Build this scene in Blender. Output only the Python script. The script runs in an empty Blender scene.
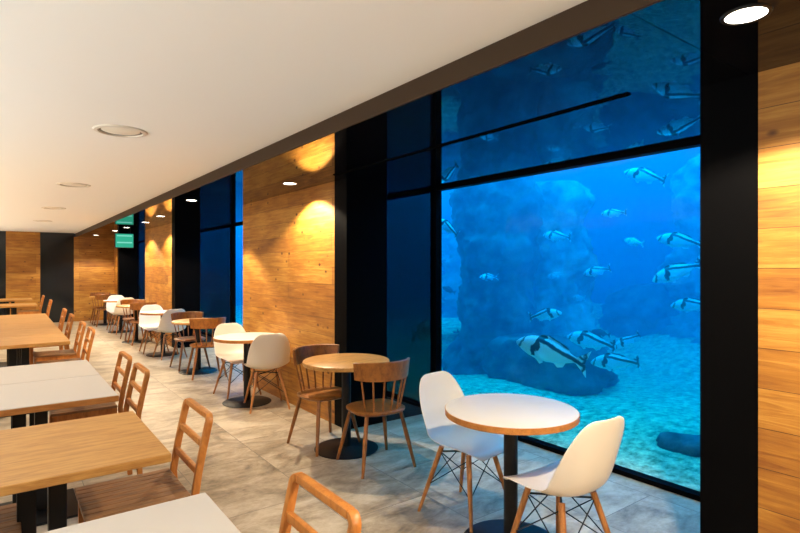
import bpy, bmesh, math, random
from mathutils import Vector, Matrix
random.seed(7)
C = bpy.context.scene
COL = C.collection
PI = math.pi
R = math.radians

# ------------------------------------------------------------------ materials
def new_mat(name):
    m = bpy.data.materials.new(name); m.use_nodes = True
    nt = m.node_tree; nt.nodes.clear()
    out = nt.nodes.new('ShaderNodeOutputMaterial')
    return m, nt, out

def N(nt, t, **kw):
    n = nt.nodes.new(t)
    for k, v in kw.items():
        if k in n.inputs: n.inputs[k].default_value = v
        else: setattr(n, k, v)
    return n

def principled(name, col, rough=.5, metal=0., spec=.5, bump=None):
    m, nt, out = new_mat(name)
    b = N(nt, 'ShaderNodeBsdfPrincipled')
    b.inputs['Base Color'].default_value = (*col, 1)
    b.inputs['Roughness'].default_value = rough
    b.inputs['Metallic'].default_value = metal
    b.inputs['Specular IOR Level'].default_value = spec
    nt.links.new(b.outputs[0], out.inputs[0])
    # faint procedural surface variation
    tc = N(nt, 'ShaderNodeTexCoord'); no = N(nt, 'ShaderNodeTexNoise', Scale=40.0, Detail=3.0)
    nt.links.new(tc.outputs['Object'], no.inputs['Vector'])
    mr = N(nt, 'ShaderNodeMapRange'); mr.inputs[3].default_value = rough*.92; mr.inputs[4].default_value = min(1, rough*1.1)
    nt.links.new(no.outputs[0], mr.inputs[0]); nt.links.new(mr.outputs[0], b.inputs['Roughness'])
    if bump:
        bp = N(nt, 'ShaderNodeBump', Strength=bump, Distance=.002)
        nt.links.new(no.outputs[0], bp.inputs['Height']); nt.links.new(bp.outputs[0], b.inputs['Normal'])
    return m

def ramp(nt, stops):
    r = nt.nodes.new('ShaderNodeValToRGB')
    el = r.color_ramp.elements
    while len(el) < len(stops): el.new(.5)
    for e, (p, c) in zip(el, stops):
        e.position = p; e.color = (*c, 1)
    return r

def wood(name, dark, light, grain=(1, 14, 14), scale=3., rough=.4, space='Object'):
    """fine straight-grained timber, grain along local x (grain = stretch of the noise)"""
    m, nt, out = new_mat(name)
    b = N(nt, 'ShaderNodeBsdfPrincipled', Roughness=rough)
    tc = N(nt, 'ShaderNodeTexCoord'); mp = N(nt, 'ShaderNodeMapping')
    mp.inputs['Scale'].default_value = grain
    n1 = N(nt, 'ShaderNodeTexNoise', Scale=scale, Detail=5.0, Roughness=.6, Distortion=.4)
    n2 = N(nt, 'ShaderNodeTexNoise', Scale=scale*5, Detail=2.0)
    nt.links.new(tc.outputs[space], mp.inputs['Vector'])
    nt.links.new(mp.outputs[0], n1.inputs['Vector']); nt.links.new(mp.outputs[0], n2.inputs['Vector'])
    mx = N(nt, 'ShaderNodeMath', operation='MULTIPLY_ADD'); mx.inputs[1].default_value = .35
    nt.links.new(n2.outputs[0], mx.inputs[0]); nt.links.new(n1.outputs[0], mx.inputs[2])
    r = ramp(nt, [(.42, dark), (.78, light)])
    nt.links.new(mx.outputs[0], r.inputs[0]); nt.links.new(r.outputs[0], b.inputs['Base Color'])
    bp = N(nt, 'ShaderNodeBump', Strength=.08, Distance=.002)
    nt.links.new(mx.outputs[0], bp.inputs['Height']); nt.links.new(bp.outputs[0], b.inputs['Normal'])
    nt.links.new(b.outputs[0], out.inputs[0])
    return m

def plank_wall(name):
    """rustic spruce cladding: horizontal boards, tone per board, streaks and knots"""
    m, nt, out = new_mat(name)
    L = nt.links.new
    b = N(nt, 'ShaderNodeBsdfPrincipled', Roughness=.55)
    ge = N(nt, 'ShaderNodeNewGeometry'); sx = N(nt, 'ShaderNodeSeparateXYZ'); L(ge.outputs['Position'], sx.inputs[0])
    ad = N(nt, 'ShaderNodeMath', operation='ADD'); L(sx.outputs[0], ad.inputs[0]); L(sx.outputs[1], ad.inputs[1])
    cb = N(nt, 'ShaderNodeCombineXYZ'); L(ad.outputs[0], cb.inputs[0]); L(sx.outputs[2], cb.inputs[1])
    br = N(nt, 'ShaderNodeTexBrick', offset=.37, squash=1.0)
    br.inputs['Scale'].default_value = 1; br.inputs['Brick Width'].default_value = 2.7; br.inputs['Row Height'].default_value = .168
    br.inputs['Mortar Size'].default_value = .0014; br.inputs['Mortar Smooth'].default_value = .3; br.inputs['Bias'].default_value = 0
    br.inputs['Color1'].default_value = (0, 0, 0, 1); br.inputs['Color2'].default_value = (1, 1, 1, 1); br.inputs['Mortar'].default_value = (.5, .5, .5, 1)
    L(cb.outputs[0], br.inputs['Vector'])
    # streak noise
    mp = N(nt, 'ShaderNodeMapping'); mp.inputs['Scale'].default_value = (1.6, 22, 1); L(cb.outputs[0], mp.inputs['Vector'])
    ns = N(nt, 'ShaderNodeTexNoise', Scale=1.6, Detail=6.0, Roughness=.65, Distortion=.6); L(mp.outputs[0], ns.inputs['Vector'])
    mp2 = N(nt, 'ShaderNodeMapping'); mp2.inputs['Scale'].default_value = (2.2, 5, 1); L(cb.outputs[0], mp2.inputs['Vector'])
    nb = N(nt, 'ShaderNodeTexNoise', Scale=1.3, Detail=3.0); L(mp2.outputs[0], nb.inputs['Vector'])
    a1 = N(nt, 'ShaderNodeMath', operation='MULTIPLY_ADD'); a1.inputs[1].default_value = .30; L(br.outputs['Color'], a1.inputs[0]); L(ns.outputs[0], a1.inputs[2])
    a2 = N(nt, 'ShaderNodeMath', operation='MULTIPLY_ADD'); a2.inputs[1].default_value = .55; L(nb.outputs[0], a2.inputs[0]); L(a1.outputs[0], a2.inputs[2])
    r = ramp(nt, [(.52, (.10, .026, .003)), (.78, (.25, .086, .011)), (1.0, (.40, .165, .021)), (1.2, (.56, .28, .05))])
    for e, p in zip(r.color_ramp.elements, (.35, .58, .80, 1.0)): e.position = p
    sc = N(nt, 'ShaderNodeMath', operation='MULTIPLY'); sc.inputs[1].default_value = .85; L(a2.outputs[0], sc.inputs[0]); L(sc.outputs[0], r.inputs[0])
    # knots
    mk = N(nt, 'ShaderNodeMapping'); mk.inputs['Scale'].default_value = (2.1, 3.4, 1); L(cb.outputs[0], mk.inputs['Vector'])
    vo = N(nt, 'ShaderNodeTexVoronoi', Scale=2.2, Randomness=1.0); L(mk.outputs[0], vo.inputs['Vector'])
    kn = N(nt, 'ShaderNodeMapRange'); kn.inputs[1].default_value = .06; kn.inputs[2].default_value = .15; kn.inputs[3].default_value = 1; kn.inputs[4].default_value = 0
    L(vo.outputs['Distance'], kn.inputs[0])
    mix = N(nt, 'ShaderNodeMix', data_type='RGBA'); L(kn.outputs[0], mix.inputs[0]); L(r.outputs[0], mix.inputs[6]); mix.inputs[7].default_value = (.09, .028, .006, 1)
    mix2 = N(nt, 'ShaderNodeMix', data_type='RGBA'); L(br.outputs['Fac'], mix2.inputs[0]); L(mix.outputs[2], mix2.inputs[6]); mix2.inputs[7].default_value = (.04, .014, .004, 1)
    L(mix2.outputs[2], b.inputs['Base Color'])
    bp = N(nt, 'ShaderNodeBump', Strength=.35, Distance=.006); L(a2.outputs[0], bp.inputs['Height']); L(bp.outputs[0], b.inputs['Normal'])
    L(b.outputs[0], out.inputs[0])
    return m

def stone_floor(name):
    m, nt, out = new_mat(name)
    L = nt.links.new
    b = N(nt, 'ShaderNodeBsdfPrincipled')
    ge = N(nt, 'ShaderNodeNewGeometry')
    mp = N(nt, 'ShaderNodeMapping'); mp.inputs['Rotation'].default_value = (0, 0, R(90)); mp.inputs['Location'].default_value = (.05, .15, 0)
    L(ge.outputs['Position'], mp.inputs['Vector'])
    br = N(nt, 'ShaderNodeTexBrick', offset=.5)
    br.inputs['Scale'].default_value = 1; br.inputs['Brick Width'].default_value = .9; br.inputs['Row Height'].default_value = .6
    br.inputs['Mortar Size'].default_value = .003; br.inputs['Mortar Smooth'].default_value = .2; br.inputs['Bias'].default_value = 0
    br.inputs['Color1'].default_value = (0, 0, 0, 1); br.inputs['Color2'].default_value = (1, 1, 1, 1); br.inputs['Mortar'].default_value = (.5, .5, .5, 1)
    L(mp.outputs[0], br.inputs['Vector'])
    # stone veining shifts with each slab
    sh = N(nt, 'ShaderNodeVectorMath', operation='MULTIPLY_ADD'); sh.inputs[1].default_value = (3.1, 5.7, 2.3)
    L(br.outputs['Color'], sh.inputs[0]); L(ge.outputs['Position'], sh.inputs[2])
    ms = N(nt, 'ShaderNodeMapping'); ms.inputs['Scale'].default_value = (1.0, 1.7, 1); ms.inputs['Rotation'].default_value = (0, 0, R(28)); L(sh.outputs[0], ms.inputs['Vector'])
    n1 = N(nt, 'ShaderNodeTexNoise', Scale=2.6, Detail=8.0, Roughness=.62, Distortion=1.3); L(ms.outputs[0], n1.inputs['Vector'])
    n2 = N(nt, 'ShaderNodeTexNoise', Scale=26.0, Detail=5.0, Roughness=.7); L(ms.outputs[0], n2.inputs['Vector'])
    a1 = N(nt, 'ShaderNodeMath', operation='MULTIPLY_ADD'); a1.inputs[1].default_value = .30; L(n2.outputs[0], a1.inputs[0]); L(n1.outputs[0], a1.inputs[2])
    a2 = N(nt, 'ShaderNodeMath', operation='MULTIPLY_ADD'); a2.inputs[1].default_value = .10; L(br.outputs['Color'], a2.inputs[0]); L(a1.outputs[0], a2.inputs[2])
    r = ramp(nt, [(.44, (.12, .093, .063)), (.58, (.27, .213, .148)), (.70, (.39, .318, .23)), (.86, (.53, .455, .35))])
    L(a2.outputs[0], r.inputs[0])
    mix = N(nt, 'ShaderNodeMix', data_type='RGBA'); L(br.outputs['Fac'], mix.inputs[0]); L(r.outputs[0], mix.inputs[6]); mix.inputs[7].default_value = (.17, .145, .115, 1)
    L(mix.outputs[2], b.inputs['Base Color'])
    mr = N(nt, 'ShaderNodeMapRange'); mr.inputs[3].default_value = .26; mr.inputs[4].default_value = .5; L(n1.outputs[0], mr.inputs[0]); L(mr.outputs[0], b.inputs['Roughness'])
    bp = N(nt, 'ShaderNodeBump', Strength=.25, Distance=.004)
    hs = N(nt, 'ShaderNodeMath', operation='SUBTRACT'); L(a1.outputs[0], hs.inputs[0]); L(br.outputs['Fac'], hs.inputs[1]); L(hs.outputs[0], bp.inputs['Height'])
    L(bp.outputs[0], b.inputs['Normal']); L(b.outputs[0], out.inputs[0])
    return m

def emission(name, col, s):
    m, nt, out = new_mat(name)
    e = N(nt, 'ShaderNodeEmission', Strength=s); e.inputs[0].default_value = (*col, 1)
    nt.links.new(e.outputs[0], out.inputs[0]); return m

def pane_glass(name):
    m, nt, out = new_mat(name)
    t = N(nt, 'ShaderNodeBsdfTransparent'); t.inputs[0].default_value = (.97, .99, 1, 1)
    g = N(nt, 'ShaderNodeBsdfGlossy', Roughness=.0)
    f = N(nt, 'ShaderNodeFresnel', IOR=1.1)
    mx = N(nt, 'ShaderNodeMixShader')
    # only the outer faces mirror; light leaving the pane passes
    ge = N(nt, 'ShaderNodeNewGeometry'); k = N(nt, 'ShaderNodeMath', operation='SUBTRACT'); k.inputs[0].default_value = 1
    nt.links.new(ge.outputs['Backfacing'], k.inputs[1])
    k2 = N(nt, 'ShaderNodeMath', operation='MULTIPLY'); nt.links.new(k.outputs[0], k2.inputs[0]); nt.links.new(f.outputs[0], k2.inputs[1])
    nt.links.new(k2.outputs[0], mx.inputs[0]); nt.links.new(t.outputs[0], mx.inputs[1]); nt.links.new(g.outputs[0], mx.inputs[2])
    nt.links.new(mx.outputs[0], out.inputs[0]); return m

def water_volume(name):
    m, nt, out = new_mat(name)
    L = nt.links.new
    s = N(nt, 'ShaderNodeVolumeScatter', Density=WATER_S, Anisotropy=.2); s.inputs[0].default_value = (.004, .58, 1.0, 1)
    a = N(nt, 'ShaderNodeVolumeAbsorption', Density=WATER_A); a.inputs[0].default_value = (0.0, .94, .993, 1)
    ad = N(nt, 'ShaderNodeAddShader'); L(s.outputs[0], ad.inputs[0]); L(a.outputs[0], ad.inputs[1]); L(ad.outputs[0], out.inputs['Volume'])
    return m

def fish_mat(name, pale, dark, nbands=1.):
    m, nt, out = new_mat(name)
    L = nt.links.new
    b = N(nt, 'ShaderNodeBsdfPrincipled', Roughness=.35)
    tc = N(nt, 'ShaderNodeTexCoord'); s = N(nt, 'ShaderNodeSeparateXYZ'); L(tc.outputs['Object'], s.inputs[0])
    no = N(nt, 'ShaderNodeTexNoise', Scale=8.0, Detail=2.0); L(tc.outputs['Object'], no.inputs['Vector'])
    def ma(op, a, b=None, c=None):
        n = N(nt, 'ShaderNodeMath', operation=op)
        for i, q in enumerate((a, b, c)):
            if q is None: continue
            if isinstance(q, (int, float)): n.inputs[i].default_value = q
            else: L(q, n.inputs[i])
        return n.outputs[0]
    x, z = ma('MULTIPLY_ADD', no.outputs[0], .16, s.outputs[0]), s.outputs[2]
    def band(v, w):          # 1 inside |v| < w
        return ma('SMOOTH_MAX', ma('MINIMUM', ma('MULTIPLY', ma('SUBTRACT', w, ma('ABSOLUTE', v)), 60.), 1.), 0., .01)
    # bar through the eye, bar behind the gills, then long stripes swept back along the flank
    eye = ma('MULTIPLY', band(ma('SUBTRACT', ma('MULTIPLY_ADD', z, .3, x), .50), .03), .9)
    gill = ma('MULTIPLY', band(ma('SUBTRACT', ma('MULTIPLY_ADD', z, .35, x), .27), .05), ma('GREATER_THAN', z, -.10))
    sw1 = ma('MULTIPLY', band(ma('SUBTRACT', z, ma('MULTIPLY_ADD', x, .28, .066)), .034), ma('LESS_THAN', x, .24))
    sw2 = ma('MULTIPLY', band(ma('SUBTRACT', z, ma('MULTIPLY_ADD', x, .34, .160)), .024), ma('LESS_THAN', x, .28))
    tail = band(ma('ADD', x, .36), .022)
    class mr: outputs = [ma('MAXIMUM', ma('MAXIMUM', eye, gill), ma('MAXIMUM', ma('MAXIMUM', sw1, sw2), tail))]
    mx = N(nt, 'ShaderNodeMix', data_type='RGBA'); L(mr.outputs[0], mx.inputs[0]); mx.inputs[6].default_value = (*pale, 1); mx.inputs[7].default_value = (*dark, 1)
    L(mx.outputs[2], b.inputs['Base Color']); L(b.outputs[0], out.inputs[0])
    return m

def rocky(name, c1, c2, sc=3.):
    m, nt, out = new_mat(name)
    L = nt.links.new
    b = N(nt, 'ShaderNodeBsdfPrincipled', Roughness=.95)
    ge = N(nt, 'ShaderNodeNewGeometry')
    n = N(nt, 'ShaderNodeTexNoise', Scale=sc, Detail=7.0, Roughness=.65); L(ge.outputs['Position'], n.inputs['Vector'])
    r = ramp(nt, [(.35, c1), (.68, c2)]); L(n.outputs[0], r.inputs[0]); L(r.outputs[0], b.inputs['Base Color'])
    bp = N(nt, 'ShaderNodeBump', Strength=.6, Distance=.05); L(n.outputs[0], bp.inputs['Height']); L(bp.outputs[0], b.inputs['Normal'])
    L(b.outputs[0], out.inputs[0]); return m

WATER_S, WATER_A = .15, 1.7
M = {}
M['plaster'] = principled('ceiling plaster', (.88, .855, .80), .9, spec=.2, bump=.05)
M['beam'] = principled('beam paint', (.055, .034, .020), .65, spec=.12)
M['black_glass'] = principled('black glass', (.003, .003, .004), .02, spec=.7)
M['soffit'] = principled('soffit black', (.003, .003, .004), .015, spec=.45)
M['black_satin'] = principled('black satin', (.0025, .0025, .003), .45, spec=.02)
M['black_metal'] = principled('black metal', (.008, .008, .009), .42, spec=.25)
M['black_matt'] = principled('black matt', (.003, .003, .003), .8, spec=.0)
M['planks'] = plank_wall('spruce cladding')
M['floor'] = stone_floor('stone slabs')
M['back_wall'] = principled('side wall paint', (.55, .47, .36), .85)
M['dark_panel'] = principled('dark panel', (.005, .009, .014), .12)
M['oak_top'] = wood('oak tabletop', (.34, .145, .033), (.55, .29, .085), (2, 16, 16), 2.2, .38)
M['oak_edge'] = wood('oak edge', (.32, .11, .018), (.50, .20, .045), (2, 10, 10), 3, .45)
M['oak_chair'] = wood('oak chair', (.34, .105, .018), (.56, .215, .045), (6, 6, 2), 4, .4)
M['slat'] = wood('seat slats', (.10, .045, .018), (.33, .165, .07), (13, 1.5, 4), 2.0, .42)
M['spindle_wood'] = wood('stained beech', (.13, .038, .006), (.29, .102, .018), (8, 4, 4), 4, .38)
M['leg_wood'] = wood('beech leg', (.24, .085, .02), (.46, .19, .055), (12, 12, 2), 4, .42)
M['white_top'] = principled('white laminate', (.66, .635, .61), .42)
M['cream_top'] = principled('cream laminate', (.54, .505, .475), .42)
M['shell'] = principled('white shell', (.86, .80, .72), .33)
M['wire'] = principled('black wire', (.015, .015, .015), .4, metal=.3)
M['trim_white'] = principled('lamp trim', (.70, .64, .54), .5)
M['gap_shade'] = principled('lamp gap shade', (.16, .12, .08), .5)
M['lamp_off'] = principled('lamp diffuser', (.80, .74, .63), .6)
M['lamp_on'] = emission('downlight glow', (1, .90, .74), 14)
M['exit_green'] = emission('exit sign glow', (.035, .40, .25), 1.1)
M['exit_pale'] = emission('exit sign symbol glow', (.22, .75, .58), 1.0)
M['pane'] = pane_glass('aquarium pane')
M['sand'] = rocky('sand', (.16, .26, .14), (.99, .99, .64), 13)
M['rock'] = rocky('rock', (.10, .10, .11), (.55, .55, .52), 3.0)
M['rock_dark'] = rocky('dark rock', (.02, .025, .035), (.20, .21, .23), 4.0)
M['tank'] = principled('tank lining', (.10, .16, .24), .95)
M['fish_a'] = fish_mat('banded fish', (.60, .86, 1.0), (.012, .014, .02))
M['fish_plain'] = fish_mat('silver fish', (.85, .9, .9), (.45, .5, .52), .7)
M['fish_dark'] = principled('dark fish', (.02, .025, .03), .5)

# ------------------------------------------------------------------ mesh helpers
def obj(name, bm, mat, parent=None, smooth=False, angle=35):
    bmesh.ops.recalc_face_normals(bm, faces=bm.faces)
    me = bpy.data.meshes.new(name); bm.to_mesh(me); bm.free()
    me.materials.append(mat)
    if smooth:
        for p in me.polygons: p.use_smooth = True
        me.set_sharp_from_angle(angle=R(angle))
    o = bpy.data.objects.new(name, me); COL.objects.link(o)
    if parent: o.parent = parent
    return o

def struct(name, bm, mat, parent=None, label=None, smooth=False):
    o = obj(name, bm, mat, parent, smooth)
    if parent is None:
        o['kind'] = 'structure'
    return o

def tag(o, label, cat, group=None, kind=None):
    o['label'] = label; o['category'] = cat
    if group: o['group'] = group
    if kind: o['kind'] = kind
    return o

def thing(name, label, cat, loc=(0, 0, 0), rz=0, group=None):
    o = bpy.data.objects.new(name, None); COL.objects.link(o)
    o.empty_display_size = .1
    o.location = loc; o.rotation_euler = (0, 0, rz)
    return tag(o, label, cat, group)

def copy_tree(o, parent=None):
    c = o.copy(); COL.objects.link(c)
    if parent: c.parent = parent
    for ch in list(o.children): copy_tree(ch, c)
    return c

def box(bm, x0, x1, y0, y1, z0, z1, bev=0, seg=2):
    vs = [bm.verts.new((x, y, z)) for x in (x0, x1) for y in (y0, y1) for z in (z0, z1)]
    fs = [bm.faces.new([vs[i] for i in f]) for f in ((0, 1, 3, 2), (4, 6, 7, 5), (0, 4, 5, 1), (2, 3, 7, 6), (0, 2, 6, 4), (1, 5, 7, 3))]
    if bev:
        es = list({e for f in fs for e in f.edges})
        bmesh.ops.bevel(bm, geom=es, offset=bev, segments=seg, profile=.5, affect='EDGES')
    return bm

def BX(*a, **k): return box(bmesh.new(), *a, **k)

def tube(bm, pts, rad, n=10, caps=True):
    """round tube along points; rad = number or one radius per point"""
    pts = [Vector(p) for p in pts]
    if not hasattr(rad, '__len__'): rad = [rad]*len(pts)
    rings = []; up = None
    for i, p in enumerate(pts):
        d = (pts[min(i+1, len(pts)-1)] - pts[max(i-1, 0)]).normalized()
        if up is None:
            up = d.orthogonal().normalized()
        up = (up - d*up.dot(d)).normalized(); sd = d.cross(up)
        rings.append([bm.verts.new(p + (up*math.cos(2*PI*k/n) + sd*math.sin(2*PI*k/n))*rad[i]) for k in range(n)])
    for a, b in zip(rings, rings[1:]):
        for k in range(n): bm.faces.new((a[k], a[(k+1) % n], b[(k+1) % n], b[k]))
    if caps:
        bm.faces.new(list(reversed(rings[0]))); bm.faces.new(rings[-1])
    return bm

def TB(*a, **k): return tube(bmesh.new(), *a, **k)

def lathe(bm, prof, n=48, cx=0, cy=0):
    """revolve (r, z) profile; r=0 ends close in a fan"""
    rings = []
    for r, z in prof:
        if r <= 1e-6: rings.append([bm.verts.new((cx, cy, z))])
        else: rings.append([bm.verts.new((cx + r*math.cos(2*PI*k/n), cy + r*math.sin(2*PI*k/n), z)) for k in range(n)])
    for a, b in zip(rings, rings[1:]):
        for k in range(n):
            k2 = (k+1) % n
            if len(a) == 1: bm.faces.new((a[0], b[k], b[k2]))
            elif len(b) == 1: bm.faces.new((a[k2], a[k], b[0]))
            else: bm.faces.new((a[k], a[k2], b[k2], b[k]))
    return bm

def LT(*a, **k): return lathe(bmesh.new(), *a, **k)

def bake(o, mods):
    """apply modifiers into the object's own mesh"""
    for t, kw in mods:
        m = o.modifiers.new(t.lower(), t)
        for k, v in kw.items(): setattr(m, k, v)
    dg = bpy.context.evaluated_depsgraph_get(); dg.update()
    me = bpy.data.meshes.new_from_object(o.evaluated_get(dg))
    o.modifiers.clear(); o.data = me
    for p in me.polygons: p.use_smooth = True
    return o

# ------------------------------------------------------------------ camera
H = 1.52
YAW = math.atan2(397, 533.33)
cam = bpy.data.cameras.new('camera'); cam.lens = 24; cam.sensor_width = 36; cam.clip_start = .05
co = bpy.data.objects.new('camera', cam); COL.objects.link(co)
co.location = (0, 0, H); co.rotation_euler = (R(90), 0, -YAW)
C.camera = co
SN, CS = math.sin(YAW), math.cos(YAW)
def at(u, v, Z):
    """point of the place seen in that direction, Z metres deep"""
    lat = (u-400)/533.33*Z
    return Vector((Z*SN + lat*CS, Z*CS - lat*SN, H + (266.5-v)/533.33*Z))

# ------------------------------------------------------------------ room shell
ZC, ZS = 2.44, 2.34            # ceiling, soffit
XB, XP, XW = 1.62, 2.56, 3.64  # beam face, pier face, aquarium glass
YE = 17.2                      # far wall
X0, Y0 = -4.6, -3.2
struct('floor', BX(X0-.15, XW+.25, Y0-.15, YE+.15, -.12, 0), M['floor'])
struct('ceiling', BX(X0-.15, XB, Y0-.15, YE+.15, ZC, ZC+.15), M['plaster'])
struct('trim_1', BX(XB, XB+.012, Y0-.15, YE+.15, ZS, ZC+.15), M['beam'])
# soffit of polished black panels with fine joints between
ys = [Y0-.15, .94, 4.38, 6.95, 10.55, 13.05, YE+.15]
for i in range(len(ys)-1):
    struct('ceiling_soffit' if i == 0 else 'ceiling_soffit.%03d' % i, BX(XB+.012, XW+.03, ys[i]+.002, ys[i+1]-.002, ZS, ZC+.1), M['soffit'])
struct('wall_left', BX(X0-.15, X0, Y0-.15, YE+.15, 0, ZC), M['back_wall'])
struct('wall_back', BX(X0, XW+.25, Y0-.15, Y0, 0, ZS), M['back_wall'])
# aquarium side: timber piers, black returns, glazed bays
def pier(name, ya, yb):
    struct(name, BX(XP, XW+.03, ya, yb, 0, ZS), M['planks'])
pier('wall_right', Y0, .904)
pier('wall_right.001', 4.495, 6.94)
pier('wall_right.002', 10.665, 13.03)
pier('wall_right.003', 16.63, YE)
for i, (ya, yb) in enumerate(((.904, 1.138), (4.27, 4.495), (10.44, 10.665), (16.4, 16.63))):
    struct('wall_return' if i == 0 else 'wall_return.%03d' % i, BX(3.02, XW+.03, ya, yb, 0, ZS), M['black_glass'])
    struct('trim_return' if i == 0 else 'trim_return.%03d' % i, BX(XP, 3.02, ya, yb, 0, ZS), M['black_satin'])
bays = [(1.138, 4.27), (6.94, 10.44), (13.03, 16.4)]
for i, (ya, yb) in enumerate(bays):
    bm = bmesh.new()
    fw = .045
    box(bm, XW-.03, XW+.05, ya, yb, 0, .035); box(bm, XW-.03, XW+.05, ya, yb, ZS-.03, ZS)
    box(bm, XW-.03, XW+.05, yb-fw, yb, .035, ZS-.03); box(bm, XW-.03, XW+.05, ya, ya+fw, .035, ZS-.03)
    w = struct('window_%d' % (i+1), bm, M['black_satin'])
    obj('window_pane', BX(XW, XW+.03, ya+fw, yb-fw, .035, ZS-.03), M['pane'], w)
# far wall: timber panels either side of dark ones
segs = [(X0, -2.3, 'back_wall'), (-2.3, -.9, 'planks'), (-.9, .06, 'dark_panel'), (.06, .80, 'planks'), (.80, 1.57, 'dark_panel'), (1.57, XP, 'planks')]
for i, (xa, xb, m) in enumerate(segs):
    struct('wall_far' if i == 0 else 'wall_far.%03d' % i, BX(xa, xb, YE, YE+.15, 0, ZC if xb < XB else ZS), M[m])
# slot in the soffit
struct('trim_2', BX(2.365, 2.395, 1.38, 4.18, ZS-.006, ZS), M['black_matt'])

# ------------------------------------------------------------------ aquarium
TX0, TX1, TY0, TY1, TZ1 = XW+.06, 9.6, -2.6, 18.5, 4.1
bm = bmesh.new()
n1, n2 = 44, 110
def sand_h(x, y):
    d = x-TX0
    return .02 + .10*min(1, d/3.) + .05*math.sin(1.3*x+.7*y)*min(1, d) + .035*math.sin(2.9*y-1.1*x)*min(1, d) + (.25*max(0, d-3.2))
grid = [[bm.verts.new((TX0+(TX1-TX0)*i/n1, TY0+(TY1-TY0)*j/n2, sand_h(TX0+(TX1-TX0)*i/n1, TY0+(TY1-TY0)*j/n2))) for j in range(n2+1)] for i in range(n1+1)]
for i in range(n1):
    for j in range(n2): bm.faces.new((grid[i][j], grid[i+1][j], grid[i+1][j+1], grid[i][j+1]))
o = struct('floor_sand', bm, M['sand'], smooth=True)
bm = bmesh.new()
box(bm, TX1, TX1+.2, TY0, TY1, -.1, TZ1+.3)
struct('wall_tank_back', bm, M['tank'])
struct('wall_tank_near', BX(XW+.1, TX1, TY0-.2, TY0, -.1, TZ1+.3), M['tank'])
struct('wall_tank_far', BX(XW+.1, TX1, TY1, TY1+.2, -.1, TZ1+.3), M['tank'])
struct('ceiling_tank', BX(XW+.06, TX1, TY0, TY1, TZ1+.2, TZ1+.4), M['tank'])
struct('wall_tank_front', BX(XW+.031, XW+.059, TY0, TY1, ZS-.02, TZ1+.3), M['tank'])
o = obj('water', BX(TX0, TX1-.01, TY0+.01, TY1-.01, -.05, TZ1), water_volume('sea water'))
tag(o, 'clear blue water filling the aquarium behind the glass', 'water', kind='stuff')

from mathutils import noise
def rock(name, label, cx, cy, z0, prof, mat, seed, ny=1., amp=.25, cat='rock'):
    """rock stack: (radius, z) rings roughened in and out"""
    bm = bmesh.new(); n = 64; rings = []
    # resample
    pts = []
    for (r0, za), (r1, zb) in zip(prof, prof[1:]):
        k = max(2, int(abs(zb-za)/.05))
        for i in range(k): pts.append((r0+(r1-r0)*i/k, za+(zb-za)*i/k))
    pts.append(prof[-1])
    for r, z in pts:
        ring = []
        for k in range(n):
            a = 2*PI*k/n
            p = Vector((math.cos(a), math.sin(a)*ny, 0))*r
            q = Vector((p.x*1.6+seed, p.y*1.6, z*1.6))
            f = 1 + amp*noise.fractal(q, 1.0, 2.0, 5) + .7*amp*abs(noise.noise(q*3.5)) + .2*amp*noise.noise(q*8)
            ring.append(bm.verts.new((p.x*f, p.y*f, z + .05*noise.noise(q*3))))
        rings.append(ring)
    for a, b in zip(rings, rings[1:]):
        for k in range(n): bm.faces.new((a[k], a[(k+1) % n], b[(k+1) % n], b[k]))
    bm.faces.new(rings[-1]); bm.faces.new(list(reversed(rings[0])))
    o = obj(name, bm, mat, smooth=True, angle=180); o.location = (cx, cy, z0)
    return tag(o, label, cat)
P = at(498, 380, 8.0)
rock('rock_column', 'tall dark blue rock pillar left of centre in the tank', P.x, P.y, -.05, [(.75, 0), (.62, .5), (.52, 1.2), (.55, 2.0), (.62, 2.6), (.5, 3.0), (.3, 3.2)], M['rock_dark'], 1.3)
P = at(557, 380, 8.6)
rock('rock_column', 'paler craggy rock pillar at the middle of the tank', P.x, P.y, -.05, [(.75, 0), (.55, .6), (.45, 1.2), (.50, 2.0), (.55, 2.6), (.35, 2.9)], M['rock'], 4.7, amp=.4)
P = at(548, 385, 7.0)
rock('rock', 'low dark rock shelf on the sand below the largest striped fish', P.x, P.y, 0, [(.62, 0), (.70, .15), (.62, .42), (.45, .56), (.2, .6)], M['rock_dark'], 9.1, ny=1.3)
P = at(650, 385, 9.0)
rock('rock_column', 'dark rock mass on the sand at the right back of the tank', P.x, P.y, 0, [(.85, 0), (.8, .6), (.6, 1.0), (.3, 1.2)], M['rock_dark'], 12.2)
rock('rock', 'small flat dark rock lying on the sand near the glass', 4.42, 2.0, .02, [(.15, 0), (.19, .05), (.17, .11), (.08, .14)], M['rock_dark'], 3.1, ny=1.6, amp=.45)
P = at(452, 360, 9.5)
rock('rock', 'rounded sandy rock ledge at the far left of the tank', P.x, P.y, 0, [(1.1, 0), (1.05, .25), (.9, .45), (.5, .55)], M['sand'], 15.3)
for x, y, s in ((8.6, 8.5, 2.), (8.7, 11.0, 5.), (8.3, 13.5, 8.), (8.8, 3.4, 11.)):
    rock('rock_column', {2.: 'rock column deep in the tank beside the second window', 5.: 'rock column deep in the tank beyond the second window', 8.: 'rock column deep in the tank behind the third window', 11.: 'pale rock column against the tank back wall at right'}[s], x, y, -.05, [(1.0, 0), (.8, 1.0), (.75, 2.2), (.6, 3.1), (.3, 3.4)], M['rock'], s, amp=.38)

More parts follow.
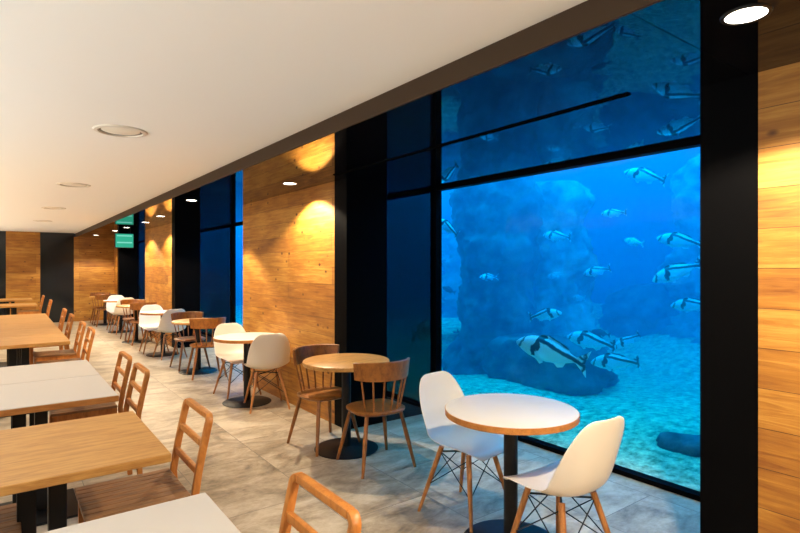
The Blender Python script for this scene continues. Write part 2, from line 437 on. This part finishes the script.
# fish: one continuous body with fins, head towards local +x, length 1 before scaling
def fish_mesh(fat=1.0):
    bm = bmesh.new()
    prof = [(.50, .012, .010, -.01), (.47, .05, .035, -.008), (.40, .105, .065, 0), (.30, .155, .085, .004), (.18, .185, .09, .006), (.04, .18, .082, .004), (-.10, .145, .062, .002), (-.22, .095, .04, 0), (-.31, .052, .022, 0), (-.36, .042, .014, 0)]
    n = 16; rings = []
    for x, h, w, zc in prof:
        h *= fat
        rings.append([bm.verts.new((x, w*math.cos(2*PI*k/n), zc + h*math.sin(2*PI*k/n))) for k in range(n)])
    for a, b in zip(rings, rings[1:]):
        for k in range(n): bm.faces.new((a[k], a[(k+1) % n], b[(k+1) % n], b[k]))
    bm.faces.new(rings[0]); bm.faces.new(list(reversed(rings[-1])))
    def fin(pts, t=.006):
        top = [bm.verts.new((x, t, z)) for x, z in pts]; bot = [bm.verts.new((x, -t, z)) for x, z in pts]
        bm.faces.new(top); bm.faces.new(list(reversed(bot)))
        for i in range(len(pts)):
            j = (i+1) % len(pts); bm.faces.new((top[i], bot[i], bot[j], top[j]))
    f = fat
    fin([(-.33, .03), (-.42, .10), (-.50, .17), (-.475, .07), (-.455, 0), (-.475, -.07), (-.50, -.17), (-.42, -.10), (-.33, -.03)])
    fin([(.22, .16*f), (.16, .215*f), (.05, .235*f), (-.06, .20*f), (-.17, .165*f), (-.22, .13*f), (-.24, .08*f), (-.10, .12*f), (.05, .16*f)])
    fin([(-.05, -.14*f), (-.12, -.20*f), (-.19, -.17*f), (-.22, -.08*f), (-.12, -.11*f)])
    fin([(.22, -.15*f), (.12, -.235*f), (.08, -.20*f), (.12, -.15*f)])
    # breast fins standing off the sides
    for s in (-1, 1):
        a = [Vector((.2, s*.08, -.03)), Vector((.06, s*.15, -.07)), Vector((.05, s*.14, -.12)), Vector((.17, s*.085, -.08))]
        v1 = [bm.verts.new(p) for p in a]; v2 = [bm.verts.new(p + Vector((0, s*.006, .004))) for p in a]
        bm.faces.new(v1); bm.faces.new(list(reversed(v2)))
        for i in range(4): bm.faces.new((v1[i], v2[i], v2[(i+1) % 4], v1[(i+1) % 4]))
    # eyes
    for s in (-1, 1):
        bmesh.ops.create_uvsphere(bm, u_segments=8, v_segments=6, radius=.018, matrix=Matrix.Translation((.39, s*.058, .035)))
    return bm
protos = {}
def fish(u, v, Z, ln, yaw, pitch, kind, label, fat=.84):
    """yaw: 0 = swims along the glass to the photo's left, 180 = to the right; positive turns the head further into the tank"""
    key = (kind, fat)
    if key not in protos:
        o = obj('fish', fish_mesh(fat), M[kind], smooth=True, angle=50); protos[key] = o
    else:
        o = protos[key].copy(); COL.objects.link(o)
    o.location = at(u, v, Z*1.05); ln *= 1.05
    a = R(90 - yaw + (18 if yaw < 90 else 20))
    o.rotation_euler = Matrix.Rotation(a, 4, 'Z').to_3x3().to_euler()
    o.rotation_euler = (Matrix.Rotation(a, 3, 'Z') @ Matrix.Rotation(-R(pitch), 3, 'Y')).to_euler()
    o.scale = (ln,)*3
    tag(o, label, 'fish', 'fish in the tank')
    return o
F = [
 (447, 227, 6.3, .36, 0, 34, 'fish_a', 'striped fish at the left edge of the near window, nose up'),
 (557, 236, 6.2, .36, 10, 6, 'fish_a', 'striped fish before the pale rock pillar, above the middle of the window'),
 (614, 213, 6.0, .28, 0, 0, 'fish_a', 'small striped fish below the swooping fish at top of window'),
 (634, 242, 5.8, .25, 25, 12, 'fish_plain', 'plain pale silver fish without clear bands, right of window centre'),
 (645, 176, 5.3, .42, 5, 18, 'fish_a', 'striped fish nearest the top edge of the window, tail slanting down'),
 (680, 241, 5.0, .42, 8, 10, 'fish_a', 'striped fish at right edge of window, upper one of three there'),
 (677, 272, 4.9, .45, -10, -22, 'fish_a', 'striped fish at right edge of window heading nose down'),
 (692, 305, 4.9, .36, 0, -4, 'fish_a', 'striped fish half hidden by the black right edge of window'),
 (489, 277, 7.0, .28, -55, 0, 'fish_a', 'pale striped fish alone before the dark rock pillar'),
 (597, 271, 6.2, .34, 10, -12, 'fish_a', 'striped fish in mid water with tail tilted up, centre right'),
 (555, 275, 7.6, .26, 0, -15, 'fish_plain', 'faint pale fish against the pale rock pillar'),
 (579, 298, 7.6, .26, 30, 0, 'fish_plain', 'faint pale fish lower right of the pale rock pillar'),
 (545, 315, 5.6, .36, 180, 10, 'fish_a', 'striped fish facing right above the largest fish'),
 (551, 352, 4.95, .72, 5, 12, 'fish_a', 'largest striped fish, head left and up, over the low rock shelf'),
 (591, 341, 5.3, .50, 5, 7, 'fish_a', 'striped fish close above right of the largest fish'),
 (627, 341, 5.2, .28, -20, -32, 'fish_a', 'striped fish nose down at right end of the low shoal'),
 (615, 362, 5.0, .45, 0, -6, 'fish_a', 'lowest striped fish of the shoal, skimming over the sand'),
 (453, 335, 8.2, .26, 0, -35, 'fish_dark', 'small dark fish over the sandy ledge at window left'),
 (577, 366, 5.8, .24, 180, 0, 'fish_dark', 'small dark fish behind the tail of the largest fish'),
 (601, 333, 6.2, .22, 0, 10, 'fish_dark', 'small dark fish between the two upper fish of the shoal'),
 (449, 290, 8.4, .26, 0, 20, 'fish_dark', 'faint dark fish left of the dark rock pillar'),
]
for a in F: fish(*a)
protos.clear()

# ------------------------------------------------------------------ chairs
def make_shell_chair(label, group):
    t = thing('shell_chair', label, 'chair', group=group)
    # profile along the middle: (y, z, half width, edge rise, rise direction)
    rows = [(.232, .405, .150, .004), (.222, .424, .188, .010), (.185, .436, .212, .018), (.12, .436, .226, .028), (.05, .430, .231, .036), (-.03, .424, .232, .046),
            (-.10, .424, .231, .060), (-.155, .440, .229, .078), (-.19, .475, .227, .088), (-.212, .53, .225, .082), (-.228, .60, .220, .066), (-.243, .67, .211, .050),
            (-.256, .735, .188, .034), (-.266, .785, .160, .022), (-.271, .812, .128, .014), (-.273, .824, .085, .010)]
    bm = bmesh.new(); g = []; nc = 14
    for i, (y, z, w, rise) in enumerate(rows):
        a = rows[max(i-1, 0)]; b = rows[min(i+1, len(rows)-1)]
        tang = Vector((0, b[0]-a[0], b[1]-a[1])).normalized()
        nrm = Vector((0, tang.z, -tang.y))
        if nrm.z < 0 and i < 6: nrm = -nrm
        if i >= 6 and nrm.y < 0: nrm = -nrm
        r = []
        for k in range(nc+1):
            s = -1 + 2*k/nc
            p = Vector((w*s, y, z)) + nrm*(rise*abs(s)**2.6)
            r.append(bm.verts.new(p))
        g.append(r)
    for a, b in zip(g, g[1:]):
        for k in range(nc): bm.faces.new((a[k], a[k+1], b[k+1], b[k]))
    sh = obj('seat_shell', bm, M['shell'], t)
    bake(sh, [('SOLIDIFY', dict(thickness=.007, offset=0)), ('SUBSURF', dict(levels=1, render_levels=1))])
    feet = {}
    for sx in (-1, 1):
        for sy in (-1, 1):
            top = Vector((sx*.115, sy*.105 + .005, .405)); foot = Vector((sx*.205, sy*.205 - .005, 0))
            feet[sx, sy] = (top, foot)
            obj('leg', TB([foot, foot.lerp(top, .5), top], [.0095, .0145, .0165], 12), M['leg_wood'], t, True)
            # black mount where the leg meets the shell
    P = lambda k, f: feet[k][1].lerp(feet[k][0], f)
    ks = [(-1, -1), (1, -1), (1, 1), (-1, 1)]
    for a, b in zip(ks, ks[1:]+ks[:1]):
        bm = bmesh.new()
        tube(bm, [P(a, .42), P(b, .93)], .0035, 6); tube(bm, [P(b, .42), P(a, .93)], .0035, 6)
        obj('wire_brace', bm, M['wire'], t, True)
    bm = bmesh.new()
    tube(bm, [P(ks[0], .93), P(ks[2], .93)], .006, 6); tube(bm, [P(ks[1], .93), P(ks[3], .93)], .006, 6)
    obj('mount', bm, M['wire'], t, True)
    return t

def superellipse(rx, ry, p, n=40):
    out = []
    for k in range(n):
        a = 2*PI*k/n; c, s = math.cos(a), math.sin(a)
        out.append((rx*math.copysign(abs(c)**(2/p), c), ry*math.copysign(abs(s)**(2/p), s)))
    return out

def make_spindle_chair(label, group):
    t = thing('spindle_chair', label, 'chair', group=group)
    bm = bmesh.new(); rings = []
    sp = superellipse(.215, .205, 2.7)
    for f, z in ((0, .432), (.5, .436), (.93, .446), (1.0, .438), (.985, .424), (.90, .412), (0, .408)):
        if f == 0: rings.append([bm.verts.new((0, 0, z))])
        else: rings.append([bm.verts.new((x*f, y*f, z)) for x, y in sp])
    n = len(sp)
    for a, b in zip(rings, rings[1:]):
        for k in range(n):
            k2 = (k+1) % n
            if len(a) == 1: bm.faces.new((a[0], b[k], b[k2]))
            elif len(b) == 1: bm.faces.new((a[k2], a[k], b[0]))
            else: bm.faces.new((a[k], a[k2], b[k2], b[k]))
    obj('seat', bm, M['spindle_wood'], t, True, 50)
    for sx in (-1, 1):
        for sy in (-1, 1):
            foot = Vector((sx*.222, sy*.222, 0)); top = Vector((sx*.145, sy*.135, .416))
            obj('leg', TB([foot, foot.lerp(top, .6), top], [.0115, .017, .0145], 12), M['spindle_wood'], t, True)
    # curved crest rail
    bm = bmesh.new(); g = []
    na = 24; A = R(62)
    for i in range(na+1):
        a = -A + 2*A*i/na
        e = 1 - .10*(abs(a)/A)**4
        col = []
        for (rr, z) in ((.238, .675), (.262, .678), (.277, .815), (.268, .822), (.254, .815)):
            zm = .748
            col.append(bm.verts.new((rr*math.sin(a), .02 - rr*math.cos(a), zm + (z-zm)*e)))
        g.append(col)
    for a, b in zip(g, g[1:]):
        m = len(a)
        for k in range(m): bm.faces.new((a[k], a[(k+1) % m], b[(k+1) % m], b[k]))
    bm.faces.new(g[0]); bm.faces.new(list(reversed(g[-1])))
    obj('crest_rail', bm, M['spindle_wood'], t, True, 40)
    for i in range(6):
        a = R(-50 + 20*i)
        b = Vector((.19*math.sin(a), .008 - .188*math.cos(a), .428)); tp = Vector((.251*math.sin(a), .02-.251*math.cos(a), .69))
        obj('spindle', TB([b, b.lerp(tp, .5), tp], [.0065, .008, .0065], 8), M['spindle_wood'], t, True)
    return t

def make_ladder_chair(label, group):
    t = thing('ladder_back_chair', label, 'chair', group=group)
    # seat of dark slats running front to back
    bm = bmesh.new(); ns = 8
    for i in range(ns):
        x0 = -.205 + .41*i/ns
        box(bm, x0+.001, x0+.41/ns-.001, -.205, .225, .437, .455, .003, 1)
    obj('seat', bm, M['slat'], t)
    bm = bmesh.new()
    box(bm, -.19, .19, .18, .2, .385, .437); box(bm, -.19, .19, -.205, -.185, .385, .437)
    box(bm, -.195, -.175, -.2, .19, .385, .437); box(bm, .175, .195, -.2, .19, .385, .437)
    obj('seat_frame', bm, M['oak_chair'], t)
    def yb(z): return -.225 - .075*max(0, (z-.44)/.38)**1.2 if z > .44 else -.225 - .03*(.44-z)/.44
    def post(sx):
        bm = bmesh.new(); rings = []
        zs = [0, .2, .44, .55, .66, .74, .772]
        hx, hy = .0145, .017
        for z in zs:
            y = yb(z); rings.append([bm.verts.new((sx*.198 + dx*hx, y + dy*hy, z)) for dx, dy in ((-1, -1), (1, -1), (1, 1), (-1, 1))])
        # rounded shoulder into the top rail
        for k in range(1, 6):
            a = R(90*k/5); c = Vector((sx*(.198-.03), yb(.772), .772))
            ctr = Vector((sx*(.168), yb(.79), .772))
            px = .03*math.cos(a); pz = .03*math.sin(a)
            o_ = []
            for dx, dy in ((-1, -1), (1, -1), (1, 1), (-1, 1)):
                rr = .03 + dx*sx*hx
                o_.append(bm.verts.new((sx*.168 + sx*rr*math.cos(a), yb(.772+pz) + dy*hy, .772 + rr*math.sin(a))))
            rings.append(o_)
        for a, b in zip(rings, rings[1:]):
            for k in range(4): bm.faces.new((a[k], a[(k+1) % 4], b[(k+1) % 4], b[k]))
        bm.faces.new(list(reversed(rings[0]))); bm.faces.new(rings[-1])
        bmesh.ops.recalc_face_normals(bm, faces=bm.faces)
        es = [e for e in bm.edges if len(e.link_faces) == 2 and e.calc_face_angle(0) > R(60)]
        bmesh.ops.bevel(bm, geom=es, offset=.006, segments=2, profile=.5, affect='EDGES')
        return bm
    for sx in (-1, 1): obj('back_post', post(sx), M['oak_chair'], t, True, 40)
    y = yb(.802)
    obj('top_rail', BX(-.168, .168, y-.017, y+.017, .7875, .8165, .006), M['oak_chair'], t, True, 40)
    for nm, z in (('middle_rail', .672), ('lower_rail', .548)):
        y = yb(z); obj(nm, BX(-.186, .186, y-.011, y+.011, z-.017, z+.017, .005), M['oak_chair'], t, True, 40)
    for sx in (-1, 1):
        obj('front_leg', BX(sx*.19-.015, sx*.19+.015, .18, .21, 0, .437, .004), M['oak_chair'], t, True, 40)
    return t

def make_round_table(kind, label, group):
    t = thing('round_table', label, 'table', group=group)
    rt = .36
    if kind == 'white':
        top = obj('tabletop', LT([(0, .74), (rt-.004, .74), (rt-.003, .7395), (rt-.003, .715), (0, .715)], 64), M['white_top'], t, True)
        obj('edge_band', LT([(rt-.003, .7385), (rt, .737), (rt, .708), (rt-.004, .705), (0, .705)], 64), M['oak_edge'], top, True)
    else:
        obj('tabletop', LT([(0, .74), (rt-.006, .74), (rt-.001, .737), (rt, .732), (rt, .712), (rt-.004, .706), (0, .706)], 64), M['oak_top'], t, True)
    obj('column', LT([(.038, .022), (.038, .69), (.10, .69), (.10, .7055), (0, .7055)], 28), M['black_metal'], t, True)
    obj('base', LT([(0, 0), (.262, 0), (.265, .004), (.265, .008), (.255, .0125), (.06, .021), (.04, .03), (0, .03)], 56), M['black_metal'], t, True)
    return t

def make_dining_table(kind, label, group, x0=-.43, x1=.43, hy=.41):
    t = thing('dining_table', label, 'table', group=group)
    if kind == 'white':
        top = obj('tabletop', BX(x0+.004, x1-.004, -hy+.004, hy-.004, .715, .74, .0015, 1), M['cream_top'], t)
        bm = bmesh.new()
        box(bm, x0, x1, -hy, hy, .702, .737, .003, 1)
        obj('edge_band', bm, M['oak_edge'], top)
    else:
        top = obj('tabletop', BX(x0, x1, -hy, hy, .7045, .74, .003, 1), M['oak_top'], t)
    for sx in (-1, 1):
        obj('post', BX(sx*.055-.034, sx*.055+.034, -.035, .035, .014, .69, .004, 1), M['black_metal'], t)
    bm = bmesh.new(); box(bm, -.30, .30, -.03, .03, .68, .703); box(bm, -.03, .03, -.28, .28, .682, .703)
    obj('bracket', bm, M['black_metal'], t)
    obj('base_plate', BX(-.25, .25, -.25, .25, 0, .015, .004, 1), M['black_metal'], t)
    return t

def place(src, label, x, y, rz, first):
    o = src if first else copy_tree(src)
    o.location = (x, y, 0); o.rotation_euler = (0, 0, rz); o['label'] = label
    return o

# round tables in a row beside the aquarium
TABLES = [(2.235, 1.985, 'white'), (2.30, 3.84, 'wood'), (2.195, 5.82, 'white'), (2.27, 7.95, 'wood'), (2.22, 9.85, 'white'), (2.165, 11.85, 'wood'), (2.2, 13.85, 'white'), (2.15, 15.85, 'wood')]
TL = ['white round table with oak edge nearest the camera, before the aquarium window',
      'round oak-topped table with wooden spindle chairs nearest the camera',
      'white round table against the nearest timber pier',
      'round oak table just past the nearest timber pier',
      'white round table before the middle timber pier, fifth along the row',
      'round oak table sixth along the window row',
      'white round table next to last along the window row',
      'last round table of the window row, by the far timber wall']
pw = make_round_table('white', '', 'round tables along the aquarium'); po = make_round_table('wood', '', 'round tables along the aquarium')
seen = set()
for (x, y, k), lb in zip(TABLES, TL):
    place(pw if k == 'white' else po, lb, x, y, R(random.uniform(0, 90)), k not in seen); seen.add(k)

sc = make_shell_chair('', 'white shell chairs'); wc = make_spindle_chair('', 'wooden spindle chairs')
CH = [ # x, y, facing (0 = away from the camera along the room), kind, label
 (2.235, 1.655, -4, 's', 'white shell chair in the right foreground with its back to the camera'),
 (2.305, 2.41, 188, 's', 'white shell chair on the far side of the nearest white round table'),
 (2.31, 3.42, -6, 'p', 'wooden spindle chair on the near side of the nearest round oak table'),
 (2.21, 4.06, 186, 'p', 'wooden spindle chair tucked in at far side of nearest round oak table, by the pier'),
 (2.29, 5.50, -12, 's', 'white shell chair seen from behind at the white table by the nearest timber pier'),
 (2.235, 6.24, 184, 's', 'white shell chair facing the camera at the white table by the nearest timber pier'),
 (2.27, 7.56, -6, 'p', 'wooden spindle chair with back to the camera at the second oak round table'),
 (2.26, 8.34, 182, 'p', 'wooden spindle chair on far side of the second oak round table'),
 (2.24, 9.46, 6, 's', 'white shell chair with back to the camera at the fifth round table'),
 (2.16, 10.24, 178, 's', 'white shell chair on the far side of the fifth round table'),
 (2.2, 11.46, 0, 'p', 'wooden spindle chair on the near side of the sixth round table'),
 (2.2, 12.24, 182, 'p', 'wooden spindle chair on the far side of the sixth round table'),
 (2.2, 13.46, 4, 's', 'white shell chair on the near side of the seventh round table'),
 (2.2, 14.24, 180, 's', 'white shell chair on the far side of the seventh round table'),
 (2.1, 15.46, 0, 'p', 'wooden spindle chair at near side of the last round table'),
 (2.1, 16.24, 180, 'p', 'wooden spindle chair at last round table, against the far timber wall'),
]
seen = set()
for x, y, f, k, lb in CH:
    place(sc if k == 's' else wc, lb, x, y, R(f), k not in seen); seen.add(k)

# square two-seat tables in the room's middle row, pushed together in runs
TXC = .135
DT = [(1.475, 'white', 'white square table in the bottom left foreground'),
      (2.765, 'wood', 'oak square table second from the camera, standing alone'),
      (4.0, 'white', 'nearer of the two white square tables pushed together'),
      (4.775, 'white', 'farther of the two white square tables pushed together'),
      (6.94, 'wood', 'first oak table of the long run behind the paired white tables'),
      (7.765, 'wood', 'second oak table of the long run'),
      (8.59, 'wood', 'third oak table of the long run'),
      (9.415, 'wood', 'fourth oak table of the long run'),
      (10.24, 'wood', 'last oak table at the far end of the long run'),
      (13.5, 'wood', 'oak table standing beyond the long run, next to last'),
      (15.8, 'wood', 'oak table farthest away, near the end wall')]
dw = make_dining_table('white', '', 'square dining tables', hy=.41); do = make_dining_table('wood', '', 'square dining tables', hy=.41)
d2 = None; seen = set()
for y, k, lb in DT:
    o = place(dw if k == 'white' else do, lb, TXC, y, 0, k not in seen); seen.add(k)
    if k == 'white' and 3.9 < y < 5: o.scale = (1, .94, 1)
lc = make_ladder_chair('', 'oak ladder-back chairs')
LC = [(1.495, 90, .515, 'oak ladder-back chair at the bottom of the photo, only its back rails showing'),
      (2.79, 90, .50, 'oak ladder-back chair with dark slatted seat at the lone oak square table'),
      (4.11, 90, .49, 'nearer oak ladder-back chair at the paired white tables'),
      (4.78, 90, .50, 'farther oak ladder-back chair at the paired white tables'),
      (7.02, 90, .52, 'nearest oak ladder-back chair at the long oak table run'),
      (7.85, 90, .52, 'second oak ladder-back chair at the long oak table run'),
      (9.2, 90, .52, 'third oak ladder-back chair at the long oak table run'),
      (10.45, 90, .53, 'last oak ladder-back chair at the long oak table run'),
      (13.5, 90, .52, 'oak ladder-back chair at the next to last square table'),
      (15.7, 90, .50, 'oak ladder-back chair at the farthest square table'),
      (2.76, -90, -.165, 'oak ladder-back chair left of the lone oak table, seat front just in view')]
for i, (y, f, x, lb) in enumerate(LC):
    place(lc, lb, x, y, R(f), i == 0)

# ------------------------------------------------------------------ lamps
def downlight(x, y, label, src):
    if src is None:
        o = thing('downlight', label, 'ceiling light', group='small downlights in the soffit')
        obj('trim', LT([(.060, 0), (.060, -.004), (.072, -.004), (.074, 0)], 32), M['black_metal'], o, True)
        obj('diffuser', LT([(0, -.0025), (.060, -.0025), (.060, 0), (0, 0)], 32), M['lamp_on'], o, True)
    else:
        o = copy_tree(src)
    o.location = (x, y, ZS); o['label'] = label
    return o
DL = [(1.94, .72, 'downlight in the soffit at top right corner of the photo', .82),
      (2.27, 4.87, 'downlight in the soffit before the nearest timber pier, over its bright patch', 1),
      (1.87, 6.83, 'downlight in the soffit at the start of the second window bay', .8, 104),
      (2.06, 9.3, 'downlight in the soffit towards far end of the second bay', .8),
      (2.12, 10.75, 'downlight before right edge of the middle timber pier', .8),
      (2.08, 12.4, 'downlight before left edge of the middle timber pier', .8),
      (2.06, 13.7, 'downlight in the soffit near the green exit sign', .8),
      (1.95, 15.94, 'farthest downlight, before the end timber wall', .8)]
def lamp(name, kind, loc, power, col, rot=(0, 0, 0), **kw):
    l = bpy.data.lights.new(name, kind); l.energy = power; l.color = col
    for k, v in kw.items(): setattr(l, k, v)
    o = bpy.data.objects.new(name, l); COL.objects.link(o); o.location = loc; o.rotation_euler = rot
    return o
WARM = (1, .82, .57)
SPOT = 205
src = None
lamp('soffit_spot', 'SPOT', (1.94, -.9, ZS-.03), SPOT, WARM, spot_size=R(136), spot_blend=.25, shadow_soft_size=.03)  # unseen spot without a fixture, added to brighten the nearest round table
for x, y, lb, p, *cone in DL:
    o = downlight(x, y, lb, src); src = src or o
    lamp('soffit_spot', 'SPOT', (x, y, ZS-.03), SPOT*p, WARM, spot_size=R(cone[0] if cone else 134), spot_blend=.25, shadow_soft_size=.03)

src = None
for i, (x, y, lb) in enumerate([(.64, 4.03, 'large round recessed ceiling light nearest the camera'), (.64, 7.0, 'second round recessed ceiling light in the white ceiling'),
                 (.64, 9.95, 'third round recessed ceiling light'), (.64, 12.9, 'farthest round recessed ceiling light')]):
    if src is None:
        o = thing('ceiling_light', lb, 'ceiling light', group='round ceiling lights')
        obj('trim', LT([(.135, -.001), (.138, -.012), (.160, -.009), (.166, 0), (.135, 0)], 48), M['trim_white'], o, True)
        obj('shadow_gap', LT([(.118, -.0015), (.1345, -.0015), (.1345, 0), (.118, 0)], 48), M['gap_shade'], o, True)  # solid ring, coloured dark for the shade between trim and diffuser
        obj('diffuser', LT([(0, -.006), (.105, -.005), (.118, 0), (0, 0)], 48), M['lamp_off'], o, True)
        src = o
    else: o = copy_tree(src)
    o.location = (x, y, ZC); o['label'] = lb
    lamp('ceiling_beam', 'SPOT', (x, y, ZC-.05), 7, (1, .80, .55), spot_size=R(150), spot_blend=.6, shadow_soft_size=.02)
# unseen low partition and uplights left of the frame, added to brighten the ceiling
o = struct('added_partition', BX(-3.2, -2.8, -2.4, 16.4, 0, .95), M['planks'])
for y in (-.9, 3.1, 7.1, 11.1, 15.1):
    lamp('added_uplight', 'AREA', (-3.0, y, .97), 190, (.76, .92, 1) if y < 2 else (.86, .95, 1) if y < 4 else (1, .93, .78), rot=(R(180), R(27), 0), shape='RECTANGLE', size=.2, size_y=3.6, spread=R(122))
# tank lamps above the water
for y in (0.5, 4.0, 8.0, 12.0, 16.0):
    for x, p in ((5.0, 215), (7.6, 125)):
        lamp('tank_lamp', 'AREA', (x, y, TZ1+.12), p, (.03, .60, 1), shape='RECTANGLE', size=1.4, size_y=2.6)

# ------------------------------------------------------------------ exit sign
t = thing('exit_sign', 'small green lit exit sign hanging from the soffit at the far end', 'sign', (2.14, 13.0, 0))
obj('housing', BX(-.185, .185, 0, .05, 1.93, 2.245, .004, 1), M['black_metal'], t)
fc = obj('sign_face', BX(-.175, .175, -.004, 0, 1.94, 2.235), M['exit_green'], t)
bm = bmesh.new()
box(bm, -.15, .15, -.006, -.004, 2.18, 2.205); box(bm, -.15, .15, -.006, -.004, 2.03, 2.06)
obj('symbol', bm, M['exit_pale'], fc)
bm = bmesh.new()
for s in (-1, 1): tube(bm, [(s*.12, .025, 2.24), (s*.12, .025, ZS)], .006, 8)
obj('hanger', bm, M['black_metal'], t)

# ------------------------------------------------------------------ world, view
w = bpy.data.worlds.new('World'); C.world = w; w.use_nodes = True
w.node_tree.nodes['Background'].inputs[0].default_value = (.02, .02, .02, 1)
vs = C.view_settings
C.display_settings.display_device = 'sRGB'
vs.view_transform = 'Standard'; vs.look = 'None'; vs.gamma = 1; vs.use_curve_mapping = False
vs.exposure = 0.0
cy = C.cycles
cy.use_denoising = True
cy.max_bounces = 10; cy.diffuse_bounces = 5; cy.glossy_bounces = 5; cy.transmission_bounces = 6; cy.transparent_max_bounces = 16; cy.volume_bounces = 2
cy.sample_clamp_indirect = 6
cy.caustics_reflective = False; cy.caustics_refractive = False
